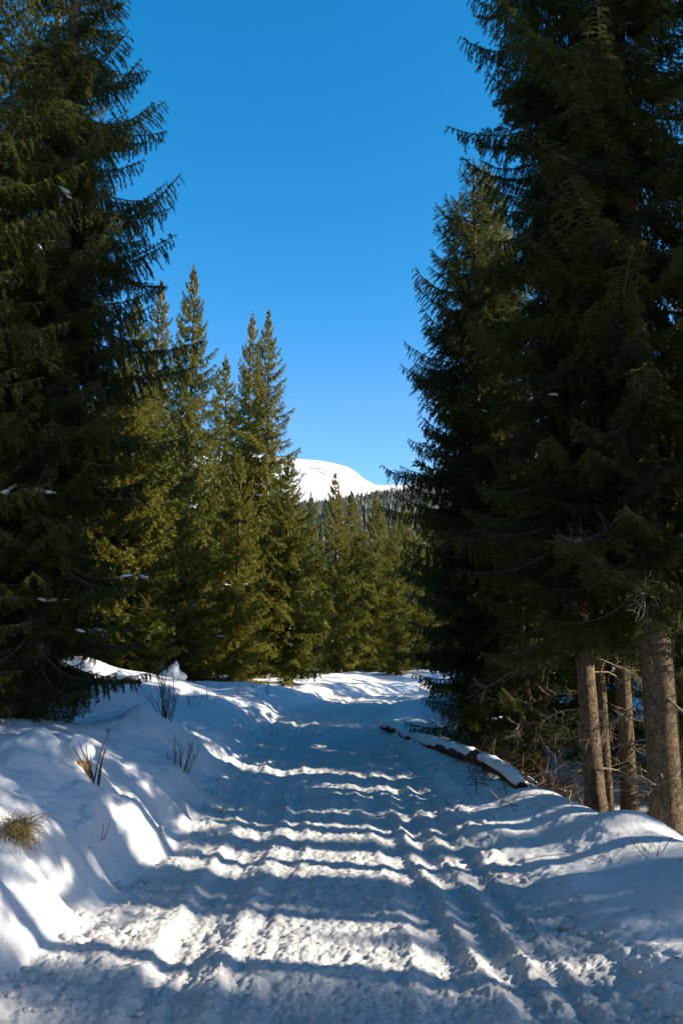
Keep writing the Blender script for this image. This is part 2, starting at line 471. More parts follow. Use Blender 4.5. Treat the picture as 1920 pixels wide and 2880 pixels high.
mx_ = np.linspace(-1500, 1500, 300); my_ = np.linspace(1450, 3400, 200)
X4, Y4 = np.meshgrid(mx_, my_)
ridge = np.interp(X4, [-1500, -700, -300, -132, -62, 22, 50, 65, 107, 150, 205, 303, 373, 600, 1500],
                  [500, 610, 640, 619, 612, 592, 575, 560, 532, 530, 537, 568, 596, 660, 560])
ridge = ridge + 5 * fbm(X4 / 60, Y4 / 60 * 0 + 3, 301, 3)
t = np.clip((Y4 - 1450) / 1050, 0, 2)
prof = np.where(t < 1, t ** 0.85, 1 - 0.6 * (t - 1))
Z4 = 215 + (ridge - 215) * prof + (26 * (fbm(X4 / 190, Y4 / 260, 303, 5)) + 9 * np.abs(fbm(X4 / 60, Y4 / 120, 307, 4))) * np.clip(1 - np.abs(t - 0.45) / 0.55, 0, 1)
V4 = np.stack([X4, Y4, Z4], -1).reshape(-1, 3)
m, n, b = new_mat('mountain_snow')
tc = N(n, 'ShaderNodeTexCoord')
mp = N(n, 'ShaderNodeMapping'); mp.inputs['Scale'].default_value = (1, 0.35, 1); n.links.new(tc.outputs['Object'], mp.inputs[0])
na = N(n, 'ShaderNodeTexNoise', Scale=0.035, Detail=7.0, Roughness=0.7); n.links.new(mp.outputs[0], na.inputs['Vector'])
nb = N(n, 'ShaderNodeTexNoise', Scale=0.006, Detail=3.0); n.links.new(mp.outputs[0], nb.inputs['Vector'])
mu = N(n, 'ShaderNodeMath', operation='MULTIPLY_ADD'); n.links.new(nb.outputs[0], mu.inputs[0]); mu.inputs[1].default_value = 0.6; n.links.new(na.outputs[0], mu.inputs[2])
rr = ramp(n, mu.outputs[0], [(0.0, (0.90, 0.90, 0.91)), (0.865, (0.90, 0.90, 0.91)), (0.93, (0.36, 0.31, 0.27))])
n.links.new(rr.outputs[0], b.inputs['Base Color']); b.inputs['Roughness'].default_value = 0.8
M['mountain'] = m
i = np.arange(199)[:, None] * 300; j = np.arange(299)[None, :]
submesh('snowy_mountain', V4, np.stack([i + j, i + j + 1, i + 301 + j, i + 300 + j], -1).reshape(-1, 4), M['mountain'])

# ------------------------------------------------------------------ spruce parts
def needle_tris(P0, P1, spacing, nl, nw, rng, lean=0.65):
    D = P1 - P0; Ln = np.linalg.norm(D, axis=1)
    n = np.maximum(1, np.round(Ln / spacing)).astype(int)
    idx = np.repeat(np.arange(len(P0)), n)
    t = rng.random(len(idx))
    A = norm(D)[idx]
    B = P0[idx] + D[idx] * t[:, None]
    rv = norm(rng.normal(size=(len(idx), 3)))
    rad = norm(rv - A * (rv * A).sum(1, keepdims=True))
    dr = norm(A * lean + rad)
    sd = norm(np.cross(dr, rng.normal(size=(len(idx), 3))))
    l = nl * (0.75 + 0.5 * rng.random(len(idx)))[:, None]
    w = nw * 0.5
    V = np.stack([B - sd * w, B + sd * w, B + dr * l + sd * w * 0.15], 1).reshape(-1, 3)
    F = np.arange(len(V)).reshape(-1, 3)
    return V, F

def spruce_branch(L, seed, step=0.030, twig_step=0.034, spacing=0.0042, nl=0.026, nw=0.0105, lat=0.30, hang=0.22, twigs=True, wood=True, tip=0.17, sag=0.10, bare_to=0.10):
    rng = np.random.default_rng(seed)
    m = 13
    t = np.linspace(0, 1, m)
    ax = np.stack([L * t, 0.05 * L * np.sin(t * 3 + rng.random() * 6) * t, L * (-sag * np.sin(np.pi * 0.85 * t) + tip * t ** 3)], 1)
    def at(s):
        return np.array([np.interp(s, t, ax[:, k]) for k in range(3)])
    S0, S1 = [], []
    mb = MB()
    if wood:
        V, F = tube(ax, (0.011 + 0.008 * L / 2) * (1 - 0.88 * t) , 5); mb.add(V, F, 1)
    for k in range(m - 1):
        if t[k] > 0.45: S0.append(ax[k]); S1.append(ax[k + 1])
    s = 0.10; side = 1
    while s < 0.985:
        p = at(s); tg = norm(at(min(1, s + 0.03)) - at(s - 0.03))
        l = (lat * L * (1 - s) ** 0.62 * min(1, (s + 0.12) / 0.4) + 0.05) * (0.45 + 0.85 * rng.random())
        l = min(l, 0.60)
        sv = np.array([-tg[1], tg[0], 0.0]) * side
        ang = R(52 + 14 * rng.normal() * 0.5)
        d = norm(tg * math.cos(ang) + norm(sv) * math.sin(ang) + np.array([0, 0, 0.05 * rng.normal() - 0.12]))
        pts = [p]; q = p.copy(); ns = 4
        for a in range(ns):
            d = norm(d + np.array([0, 0, -hang * (0.6 + 0.8 * rng.random())]) + 0.06 * rng.normal(size=3))
            q = q + d * l / ns; pts.append(q.copy())
        pts = np.array(pts)
        if wood:
            V, F = tube(pts, np.linspace(0.004, 0.0012, ns + 1), 3); mb.add(V, F, 1)
        bare = s < bare_to
        for a in range(ns):
            if bare and a < 2: continue
            S0.append(pts[a]); S1.append(pts[a + 1])
        if twigs:
            qd = 0.06; ts = 1
            while qd < l * 0.97:
                fr = qd / l
                a = min(ns - 1, int(fr * ns)); ff = fr * ns - a
                b0 = pts[a] * (1 - ff) + pts[a + 1] * ff
                dd = norm(pts[a + 1] - pts[a])
                pv = np.cross(dd, norm(tg + np.array([0, 0, 0.3])))
                pv = norm(pv) * ts
                dt = norm(dd * 0.75 + pv * 0.7 + np.array([0, 0, -0.55]) + 0.22 * rng.normal(size=3))
                tl = (0.05 + 0.17 * (1 - fr) * rng.random() ** 1.3 + 0.03 * rng.random()) * min(1, 0.5 + l)
                if not (bare and rng.random() < 0.7):
                    S0.append(b0); S1.append(b0 + dt * tl)
                qd += twig_step * (0.7 + 0.6 * rng.random()); ts = -ts
        s += step / L * (0.7 + 0.6 * rng.random()); side = -side
    V, F = needle_tris(np.array(S0), np.array(S1), spacing, nl, nw, rng)
    mb.add(V, F, 0, False)
    return mb, ax

NEAR = {}
for key, L, cnt in (('a', 2.2, 5), ('b', 1.4, 4), ('c', 0.75, 2)):
    NEAR[key] = []
    for v in range(cnt):
        mb, ax = spruce_branch(L, 100 + ord(key) * 10 + v, hang=(0.24, 0.42, 0.32, 0.50, 0.28)[v], lat=(0.30, 0.26, 0.33, 0.28, 0.3)[v] * (1 if key == 'a' else 1.15), tip=(0.20, 0.14, 0.22, 0.12, 0.18)[v], sag=(0.10, 0.14, 0.08, 0.12, 0.1)[v])
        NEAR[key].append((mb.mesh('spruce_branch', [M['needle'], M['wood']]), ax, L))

def blob(seed, sx=1, sy=1, sz=1, rough=0.25):
    rng = np.random.default_rng(seed)
    nu, nv = 10, 6
    V = [[0, 0, -1]]
    for a in range(1, nv):
        th = math.pi * a / nv
        for b_ in range(nu):
            ph = 2 * math.pi * b_ / nu
            V.append([math.sin(th) * math.cos(ph), math.sin(th) * math.sin(ph), -math.cos(th)])
    V.append([0, 0, 1])
    V = np.array(V); V *= (1 + rough * rng.normal(size=(len(V), 1)).clip(-1.5, 1.5))
    V *= np.array([sx, sy, sz])
    tri, quad = [], []
    for b_ in range(nu):
        c = (b_ + 1) % nu
        tri.append([0, 1 + c, 1 + b_]); tri.append([len(V) - 1, 1 + (nv - 2) * nu + b_, 1 + (nv - 2) * nu + c])
        for a in range(nv - 2):
            quad.append([1 + a * nu + b_, 1 + a * nu + c, 1 + (a + 1) * nu + c, 1 + (a + 1) * nu + b_])
    return V, np.array(tri), np.array(quad)

CLUMP = []
for v in range(5):
    V, T, Q = blob(500 + v, 1.0, 0.55, 0.42, 0.22)
    me = np_mesh('snow_clump', V, [(T, 0, True), (Q, 0, True)]); me.materials.append(M['snow']); CLUMP.append(me)

def dead_branch_mesh(seed, L=1.0):
    rng = np.random.default_rng(seed); mb = MB()
    t = np.linspace(0, 1, 8)
    ax = np.stack([L * t, 0.08 * np.sin(t * 4 + seed), -0.30 * t ** 1.5 + 0.12 * t ** 3], 1) + 0.012 * rng.normal(size=(8, 3)) * t[:, None]
    V, F = tube(ax, 0.011 * (1 - 0.85 * t), 4); mb.add(V, F)
    for k in range(12):
        s = 0.15 + 0.8 * rng.random()
        p = np.array([np.interp(s, t, ax[:, c]) for c in range(3)])
        l = 0.10 + 0.35 * (1 - s) * rng.random() + 0.05
        d = norm(np.array([0.8, rng.choice([-1, 1]) * 0.8, -0.25 + 0.35 * rng.normal()]))
        pts = [p]
        for a in range(3):
            d = norm(d + 0.18 * rng.normal(size=3) + np.array([0, 0, -0.12])); pts.append(pts[-1] + d * l / 3)
        V, F = tube(np.array(pts), np.linspace(0.0045, 0.0015, 4), 3); mb.add(V, F)
        for h in range(2):
            p2 = pts[1 + h]; d2 = norm(d + 0.7 * rng.normal(size=3))
            V, F = tube(np.array([p2, p2 + d2 * l * 0.25, p2 + d2 * l * 0.45 + np.array([0, 0, -0.03])]), [0.003, 0.002, 0.001], 3); mb.add(V, F)
    return mb.mesh('dead_branch', [M['dead']])
DEAD = [dead_branch_mesh(700 + v) for v in range(5)]

def trunk_mesh(Hh, r0, seed, sides=20, rings=70, flare=0.5, curve=0.0, low_detail=4.5):
    rng = np.random.default_rng(seed)
    t = np.concatenate([np.linspace(-0.6, low_detail, int(rings * 0.75)), np.linspace(low_detail + 0.3, Hh, int(rings * 0.3))])
    ph = rng.random() * 6
    pts = np.stack([curve * np.sin(t / Hh * 3 + ph) - curve * math.sin(ph), curve * np.cos(t / Hh * 2.4 + ph) - curve * math.cos(ph), t], 1)
    r = r0 * np.clip(1 - t / Hh, 0.0, 1.1) ** 0.75 + 0.008 + r0 * flare * np.exp(-np.clip(t, 0, 9) / 0.28)
    a = np.arange(sides) / sides
    A, T = np.meshgrid(a, t)
    ns = 0.05 * fbm(np.cos(A * 6.283) * 2 + 7, np.sin(A * 6.283) * 2 + T * 0.7, seed, 3) + 0.05 * np.exp(-np.clip(T, 0, 9) / 0.35) * np.cos(A * 6.283 * 5 + ph)
    ns = ns + 0.035 * fbm(A * 34, T * 9, seed + 3, 3)
    mb = MB(); V, F = tube(pts, r, sides, rfun=ns * r[:, None]); mb.add(V, F)
    return mb, pts

def trunk_at(pts, z):
    return np.array([np.interp(z, pts[:, 2], pts[:, k]) for k in range(2)])

def near_spruce(px, py, Hh, hb, prof, r0, seed, label, group='tall spruces lining the snowy track', whorl=0.36, per=5.5, lean=(0, 0), dead=0, dead_top=3.5, clumps=6, z0=None, maxb=300, azbias=None, trunk_sides=18, curve=0.06):
    rnd = random.Random(seed)
    z0 = H(px, py) - 0.05 if z0 is None else z0
    root = empty('spruce_tree', (px, py, z0), (R(lean[0]), R(lean[1]), 0))
    tag(root, label, 'spruce tree', group)
    mb, pts = trunk_mesh(Hh, r0, seed, trunk_sides, 110, 0.35, curve)
    mb.build('trunk', [M['bark']], root)
    crown = empty('crown', parent=root)
    z = hb; n = 0; slots = []
    while z < Hh - 0.15:
        fr = (z - hb) / (Hh - hb)
        k = per * (1 - 0.3 * fr) * (1.35 if z < 13 else 0.55)
        k = int(k) + (rnd.random() < k % 1)
        a0 = rnd.random() * 6.283
        for b_ in range(k):
            slots.append((z + rnd.uniform(-0.14, 0.14), a0 + b_ * 6.283 / k + rnd.uniform(-0.35, 0.35), fr))
        z += whorl * (1 - 0.35 * fr)
    if len(slots) > maxb:
        slots = rnd.sample(slots, maxb)
    keep = []
    for z, az, fr in slots:
        Rz = float(np.interp(z, [p[0] for p in prof], [p[1] for p in prof])) * rnd.uniform(0.62, 1.12) * (1.12 if rnd.random() < 0.15 else 1)
        if Rz < 0.12: continue
        key = 'a' if Rz > 1.55 else ('b' if Rz > 0.85 else 'c')
        me, ax, L = rnd.choice(NEAR[key])
        s = Rz / L
        pitch = np.interp(fr, [0, 0.25, 0.6, 1.0], [-26, -14, 2, 42]) + rnd.gauss(0, 8)
        o = bpy.data.objects.new('branch', me)
        c = trunk_at(pts, z)
        o.location = (c[0], c[1], z)
        o.rotation_euler = (rnd.gauss(0, 0.18), -R(pitch), az)
        o.scale = (s, s * rnd.uniform(1.0, 1.4), s * rnd.uniform(0.95, 1.25))
        link(o, crown)
        keep.append((o, ax, Rz))
    for k in range(clumps):
        lower = [q for q in keep if q[2] > 0.7 and q[0].location.z < 0.38 * Hh]
        if not lower: break
        o, ax, Rz = rnd.choice(lower)
        a = ax[rnd.choice([6, 7, 8, 9, 10])]
        mt = Matrix.Translation(o.location) @ o.rotation_euler.to_matrix().to_4x4() @ Matrix.Diagonal((*o.scale, 1))
        p = mt @ Vector(a)
        for q in range(rnd.choice([2, 3, 3, 4])):
            cl = bpy.data.objects.new('snow_clump', rnd.choice(CLUMP))
            cl.location = p + Vector((rnd.uniform(-.18, .18), rnd.uniform(-.18, .18), -0.01 + rnd.uniform(-.02, .015)))
            s = rnd.uniform(0.02, 0.075)
            cl.scale = (s * rnd.uniform(1, 1.8), s, s * 0.75)
            cl.rotation_euler = (0, rnd.uniform(-.3, .3), rnd.uniform(0, 6.28))
            link(cl, root)
    for k in range(dead):
        z = rnd.uniform(0.5, dead_top)
        c = trunk_at(pts, z)
        o = bpy.data.objects.new('dead_branch', rnd.choice(DEAD))
        o.location = (c[0], c[1], z)
        o.rotation_euler = (rnd.uniform(0, 6.28), R(rnd.uniform(-5, 30)), rnd.uniform(0, 6.283))
        s = rnd.uniform(0.6, 1.5); o.scale = (s, s, s)
        link(o, root)
    return root

# coarse crowns for the trees further off --------------------------------------------
def mid_crown(Hh, hb, prof, seed, spacing=0.017, nl=0.10, nw=0.050, whorl=0.46, per=8.0, step=0.07):
    rnd = random.Random(seed); rng = np.random.default_rng(seed)
    tm = []
    for v in range(4):
        mb, ax = spruce_branch(1.6, 900 + seed * 7 + v, step=step, spacing=spacing, nl=nl, nw=nw, lat=0.33, hang=0.22 + 0.06 * v, twigs=False, wood=False, bare_to=0, tip=0.14 + 0.03 * v)
        tm.append(np.concatenate(mb.V))
    out = MB()
    z = hb
    while z < Hh - 0.1:
        fr = (z - hb) / (Hh - hb)
        k = int(per * (1 - 0.3 * fr) + rnd.random()); a0 = rnd.random() * 6.283
        for b_ in range(k):
            zz = z + rnd.gauss(0, 0.09)
            Rz = float(np.interp(zz, [p[0] for p in prof], [p[1] for p in prof])) * rnd.uniform(0.55, 1.25)
            if Rz < 0.08: Rz = 0.08
            pitch = np.interp(fr, [0, 0.3, 0.65, 1.0], [-22, -12, 2, 50]) + rnd.gauss(0, 7)
            V = tm[rnd.randrange(4)]
            s = Rz / 1.6
            # keep shoots their size on the short top branches by taking fewer of them
            tri = V.reshape(-1, 3, 3)
            if s < 0.75:
                kf = rng.random(len(tri)) < max(0.22, s * 1.25)
                tri = tri[kf]
            cen = tri.mean(1, keepdims=True)
            tri = cen * s + (tri - cen) * max(s, 0.75)
            mat = np.array((Euler((rnd.gauss(0, 0.2), -R(pitch), a0 + b_ * 6.283 / k + rnd.uniform(-.4, .4))).to_matrix()))
            W = tri.reshape(-1, 3) @ mat.T + np.array([0, 0, zz])
            out.add(W, np.arange(len(W)).reshape(-1, 3), 0, False)
        z += whorl * (1 - 0.45 * fr)
    # leader
    P0 = np.array([[0, 0, Hh - 0.9], [0, 0, Hh - 0.4]]); P1 = np.array([[0, 0, Hh - 0.4], [0, 0, Hh + 0.15]])
    V, F = needle_tris(P0, P1, 0.02, nl * 0.8, nw * 0.8, rng); out.add(V, F, 0, False)
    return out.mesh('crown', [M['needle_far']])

def cones_mesh(Hh, prof, seed, n=90):
    rnd = random.Random(seed); mb = MB()
    for k in range(n):
        z = Hh * (1 - 0.26 * rnd.random() ** 1.2) - 0.3
        Rz = float(np.interp(z, [p[0] for p in prof], [p[1] for p in prof])) * rnd.uniform(0.35, 0.95)
        a = rnd.uniform(0, 6.283)
        p = np.array([math.cos(a) * Rz, math.sin(a) * Rz, z - 0.05])
        V, F = tube(np.array([p, p - [0, 0, 0.03], p - [0, 0, 0.09], p - [0, 0, 0.14]]), [0.006, 0.022, 0.022, 0.004], 5)
        mb.add(V, F)
    return mb.mesh('cones', [M['cone']])

MID = []
for v, (Hh, rm, hb) in enumerate(((17.5, 1.75, 0.5), (17.5, 1.6, 0.9), (9.0, 1.25, 0.15), (12.0, 1.5, 0.3), (17.0, 2.1, 1.6), (17.0, 1.7, 4.4), (14.0, 0.75, 6.6))):
    rm *= 1.5
    prof = [(0, rm * 0.85), (Hh * 0.15, rm), (Hh * 0.4, rm * 0.88), (Hh * 0.7, rm * 0.58), (Hh * 0.9, rm * 0.25), (Hh, 0.06)]
    cm = mid_crown(Hh, hb, prof, 40 + v)
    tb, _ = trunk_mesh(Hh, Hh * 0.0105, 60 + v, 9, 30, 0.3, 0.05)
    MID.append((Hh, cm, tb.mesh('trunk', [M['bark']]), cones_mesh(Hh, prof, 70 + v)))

def mid_spruce(v, px, py, Hh, label, group='spruces beyond the bend', wscale=1.0, rot=None, cones=False, z0=None, clumps=0, seed=0, lean=(0, 0)):
    rnd = random.Random(int(px * 131 + py * 17) + seed)
    H0, cm, tm, co = MID[v]
    s = Hh / H0
    z0 = H(px, py) - 0.05 if z0 is None else z0
    root = empty('spruce_tree', (px, py, z0), (R(lean[0]), R(lean[1]), rnd.uniform(0, 6.28) if rot is None else rot))
    root.scale = (s * wscale, s * wscale, s)
    tag(root, label, 'spruce tree', group)
    for nm, me in (('trunk', tm), ('crown', cm)) + ((('cones', co),) if cones else ()):
        o = link(bpy.data.objects.new(nm, me), root)
        if nm == 'cones': o['kind'] = 'stuff'
    for k in range(clumps):
        a = rnd.uniform(0, 6.28); z = rnd.uniform(0.1, 0.5) * H0
        rr_ = rnd.uniform(0.7, 1.0) * 1.1 * (1 - z / H0) * H0 / 10
        cl = bpy.data.objects.new('snow_clump', rnd.choice(CLUMP))
        cl.location = (rr_ * math.cos(a), rr_ * math.sin(a), z); q = rnd.uniform(0.06, 0.16)
        cl.scale = (q * 1.5, q, q * 0.7); cl.rotation_euler = (0, 0, rnd.uniform(0, 6)); link(cl, root)
    return root

# unproject: picture point (of the 1568 x 2352 view) at ground distance Y -> x
def X(px, py, Y):
    v = (1176 - py) / 1829.0; p = R(PITCH)
    return (px - 784) / 1829.0 * Y / (math.cos(p) - v * math.sin(p))
def Zt(py, Y):
    v = (1176 - py) / 1829.0; p = R(PITCH)
    return CAM_Z + Y * (math.sin(p) + v * math.cos(p)) / (math.cos(p) - v * math.sin(p))

# ---- left foreground
near_spruce(-4.15, 11.0, 17.5, 0.15, [(0, 1.35), (2, 1.5), (4.5, 1.8), (7.2, 1.95), (8.6, 1.55), (10, 1.1), (12, 0.8), (14, 0.6), (17.5, 0.1)], 0.17, 11,
            'tall dark spruce on the left snow bank, lowest bough touching the snow', per=6.0, clumps=30, whorl=0.34)
near_spruce(-4.9, 8.6, 19, 0.3, [(0, 1.2), (3, 1.7), (7, 1.7), (10, 1.2), (13, 0.9), (19, 0.1)], 0.2, 12,
            'dark spruce cut off by the left edge of the picture, before the bank spruce', per=5.5, clumps=18)
near_spruce(-6.2, 15.0, 18, 0.4, [(0, 1.5), (4, 1.9), (9, 1.6), (14, 0.9), (18, 0.1)], 0.18, 13,
            'shaded spruce half hidden behind the dark left bank spruce', per=5.0, clumps=6)
# ---- right foreground
near_spruce(3.78, 9.7, 21, 3.4, [(3, 1.3), (5, 1.8), (10, 2.0), (15, 1.4), (21, 0.1)], 0.195, 21,
            'thick trunked spruce at the right edge, bare grey bark below its crown', dead=26, dead_top=5.0, clumps=3, per=4.3, trunk_sides=40, curve=0.03)
near_spruce(3.26, 10.7, 20, 2.7, [(2, 1.2), (4, 1.6), (7, 1.45), (9, 1.1), (12, 0.95), (16, 0.75), (20, 0.1)], 0.118, 22,
            'tall spruce with a slim leaning trunk left of the thick right trunk', dead=26, dead_top=3.6, clumps=4, per=4.4, lean=(0, -1.2), trunk_sides=28)
near_spruce(2.72, 15.4, 12.5, 0.5, [(0.3, 1.5), (2, 1.75), (5, 1.9), (7.5, 1.55), (9.2, 1.3), (10.6, 1.0), (11.6, 0.5), (12.5, 0.08)], 0.13, 23,
            'dark spruce beside the snow capped log, boughs sweeping low over the snow', per=6.2, clumps=16, whorl=0.33, dead=8, dead_top=1.5)
near_spruce(4.2, 13.2, 16, 3.2, [(2, 1.2), (5, 1.6), (9, 1.3), (16, 0.1)], 0.085, 24,
            'spruce with the thin middle trunk of the three slim right trunks', dead=16, dead_top=3.6, clumps=2, per=3.8, trunk_sides=24)
near_spruce(4.58, 13.3, 18, 3.4, [(2, 1.3), (6, 1.7), (10, 1.4), (18, 0.1)], 0.125, 25,
            'spruce with a sunlit slim trunk just left of the thick right trunk', dead=22, dead_top=4.5, clumps=2, per=3.8, trunk_sides=24)
near_spruce(3.0, 12.7, 3.6, 0.3, [(0, 0.9), (1.3, 0.95), (2.4, 0.6), (3.6, 0.06)], 0.05, 26,
            'young green spruce leaning low in front of the slim right trunks', per=4.6, clumps=2, dead=12, dead_top=1.6, curve=0.1)

# ---- middle distance, each told apart by its outline
g = 'spruces beyond the bend'
mid_spruce(0, X(445, 620, 32), 32, Zt(620, 32) - 0.6, 'tallest sunlit spruce left of the gap, single pointed top against the sky', g, 0.82, cones=True, clumps=4)
mid_spruce(1, X(372, 640, 35), 35, Zt(650, 35) - 0.6, 'sunlit spruce top showing just right of the dark left tree', g, 0.8, cones=True, clumps=3)
mid_spruce(1, X(617, 720, 37), 37, Zt(720, 37) - 0.4, 'right hand one of the twin topped spruce pair left of the mountain', g, 0.82, cones=True, clumps=4)
mid_spruce(0, X(580, 728, 38.5), 38.5, Zt(735, 38.5) - 0.4, 'left hand one of the twin topped spruce pair left of the mountain', g, 0.78, cones=True, clumps=3)
mid_spruce(2, X(550, 1050, 28), 28, Zt(1050, 28) - 0.5, 'short bright green spruce in full sun before the twin tops', g, 0.85, clumps=10)
mid_spruce(4, X(665, 1080, 31), 31, Zt(1060, 31) - 0.4, 'dark drooping spruce whose boughs reach across the foot of the mountain', g, 1.1, clumps=12)
mid_spruce(3, X(770, 1105, 42), 42, Zt(1105, 42) - 0.3, 'slim spruce with its top against the snowy mountain', g, 0.8, cones=True, clumps=3)
mid_spruce(3, X(862, 1150, 46), 46, Zt(1150, 46) - 0.3, 'spruce right of the road end with its top before the wooded hill', g, 0.8, cones=True, clumps=3)
mid_spruce(1, X(905, 1200, 41), 41, Zt(1190, 41) - 0.3, 'sunny spruce half hidden by the dark boughs right of the road end', g, 0.9)
mid_spruce(2, X(830, 1260, 52), 52, Zt(1230, 52) - 0.3, 'spruce between the two pointed ones at the end of the road', g, 1.1)
mid_spruce(0, X(285, 700, 24), 24, Zt(760, 24) - 1.3, 'bright yellow green spruce close behind the dark left tree', g, 1.15, clumps=4)
mid_spruce(3, X(410, 1200, 26), 27, Zt(1000, 27) - 0.6, 'leafy lower spruce in sun below the tallest one', g, 0.8, clumps=4)
mid_spruce(0, X(500, 800, 40), 43, Zt(830, 43) - 0.6, 'spruce in the notch between the tallest one and the twin tops', g, 1.0)
mid_spruce(2, X(330, 1400, 23), 23.5, 3.2, 'knee high young spruce behind the shrub on the bank', g, 1.1)
mid_spruce(0, X(1120, 380, 24), 24, Zt(375, 24) - H(4.4, 24), 'spruce with a cone laden brown top behind the right boughs', 'tall spruces lining the snowy track', 1.0, cones=True)

# deeper wood on both sides: nothing tells these apart
rnd = random.Random(5)
def grove(n, xr_, yr_, label, group, hmin, hmax, mind=2.3, avoid=None, zf=None):
    pts = []; tries = 0
    while len(pts) < n and tries < 4000:
        tries += 1
        x = rnd.uniform(*xr_); y = rnd.uniform(*yr_)
        if avoid and avoid(x, y): continue
        if any((x - a) ** 2 + (y - b_) ** 2 < mind * mind for a, b_ in pts): continue
        pts.append((x, y))
        mid_spruce(rnd.choice([0, 1, 3, 4]), x, y, rnd.uniform(hmin, hmax), label, group, rnd.uniform(0.8, 1.25), z0=(zf(x, y) if zf else None), lean=(rnd.gauss(0, 1.5), rnd.gauss(0, 1.5)))
grove(26, (-24, -6.5), (17, 62), 'spruce standing back in the wood left of the road', 'wood left of the road', 12, 18, 2.4, lambda x, y: x > -0.155 * y - 2.2)
grove(34, (-15, 10), (50, 92), 'spruce in the row closing the view past the road end', 'wood past the road end', 9.5, 13.0, 2.2)
grove(7, (9, 20), (18, 23), 'spruce standing back in the wood right of the road', 'wood right of the road', 11, 15, 2.6)
grove(12, (12, 34), (48, 80), 'spruce standing back in the wood right of the road', 'wood right of the road', 11, 16, 2.6)
grove(34, (-26, 40), (125, 260), 'spruce at the foot of the wooded hill', 'wood at the foot of the hill', 14, 20, 4.0, lambda x, y: not (-0.13 * y < x < 0.15 * y), lambda x, y: max(float(hill_z(np.array(x), np.array(y))), -1.5) - 0.5)
for k, (x, y, h) in enumerate(((6.3, 15.2, 4.5), (7.4, 17.0, 6), (9.2, 15.8, 5), (8.4, 19.5, 7), (5.6, 18.6, 5.5), (10.8, 17.8, 6.5), (6.6, 21.0, 6), (12.2, 15.5, 6), (4.6, 21.5, 5), (7.0, 13.2, 3.2))):
    mid_spruce(2, x, y, h, 'young spruce filling the shade behind the right trunks', 'young spruces behind the right trunks', 1.2)
# trees beside the camera that shade the road: a few with bare lower trunks, then a row whose tops cut the low sun
for k, (x, y, h, v) in enumerate(((7.9, 5.2, 20, 6), (8.2, 15.6, 16, 5))):
    mid_spruce(v, x, y, h, 'bare stemmed spruce deep in the wood right of the road', 'wood right of the road')
cc = 0.6
while cc < 50:
    x = rnd.uniform(17, 24); y = cc - 0.2126 * x
    if cc < 20: over = rnd.uniform(1.2, 3.4) if cc < 5.1 else rnd.uniform(0.6, 1.8)
    else: over = rnd.uniform(0.2, 2.6)
    if not 5.1 < cc < 6.4:
        mid_spruce(rnd.choice([0, 1]), x, y, 0.536 * x + over, 'spruce in the row of trees that shades the road', 'wood right of the road', 0.9)
    cc += rnd.uniform(1.0, 1.6) if cc < 5 else (rnd.uniform(3.0, 4.5) if cc < 18 else rnd.uniform(0.9, 1.4))
for cx_, ov_, x_ in ((3.3, 3.6, 20.5), (4.35, 3.6, 18.8), (5.72, 0.7, 19.6), (6.75, 3.6, 22.0)):
    mid_spruce(0, x_, cx_ - 0.2126 * x_, 0.536 * x_ + ov_, 'spruce in the row of trees that shades the road', 'wood right of the road', 0.9)
for cx_, x_ in ((5.1, 7.4), (6.2, 8.6)):  # unseen stems added to break up the sunlit patch on the left bank
    mid_spruce(6, x_, cx_ - 0.2126 * x_, 14, 'slim spruce with a high crown among the stems right of the road', 'slim stemmed spruces right of the road', 0.8)
for cx_, x_ in ((8.7, 8.6), (9.8, 9.4), (10.9, 8.4), (12.1, 9.2)):  # unseen trees with raised crowns, added to shade the left spruce
    mid_spruce(6, x_, cx_ - 0.2126 * x_, 22.5, 'towering slim spruce with a high crown right of the road', 'slim stemmed spruces right of the road', 1.0)
mid_spruce(0, 16.0, 27.5, 17.5, 'spruce in the row of trees that shades the road', 'wood right of the road', 0.7)  # out of view, added sunward to keep the drooping spruce dark
cc = 6.5
while cc < 15.5:                                   # slim stems with high crowns: their shadows lie across the track
    x = rnd.uniform(5.8, 9.0)
    mid_spruce(6, x, cc - 0.2126 * x, rnd.uniform(13, 15.5), 'slim spruce with a high crown among the stems right of the road', 'slim stemmed spruces right of the road', rnd.uniform(0.8, 1.15))
    cc += rnd.uniform(0.45, 0.85)
for k, (x, y, h, v) in enumerate(((-7.5, 4.5, 18, 0), (-6.8, 1.0, 17, 1), (-8.5, -2.5, 18, 4), (-6.6, -5.5, 16, 0), (-9.5, 7.5, 18, 1), (-7.4, -9.5, 17, 1), (-11, 1.5, 18, 0), (5.6, -8.0, 16, 1), (7.8, -11, 17, 0), (-5.4, -13, 17, 4), (4.6, -14.5, 17, 0), (-2.2, -17, 17, 1), (1.6, -18.5, 17, 4), (9.5, -5.5, 15, 1), (-12, -6, 18, 4), (-11.5, 11, 18, 0))):
    mid_spruce(v, x, y, h, 'spruce closing the wood round the lower end of the track', 'wood round the lower end of the track')

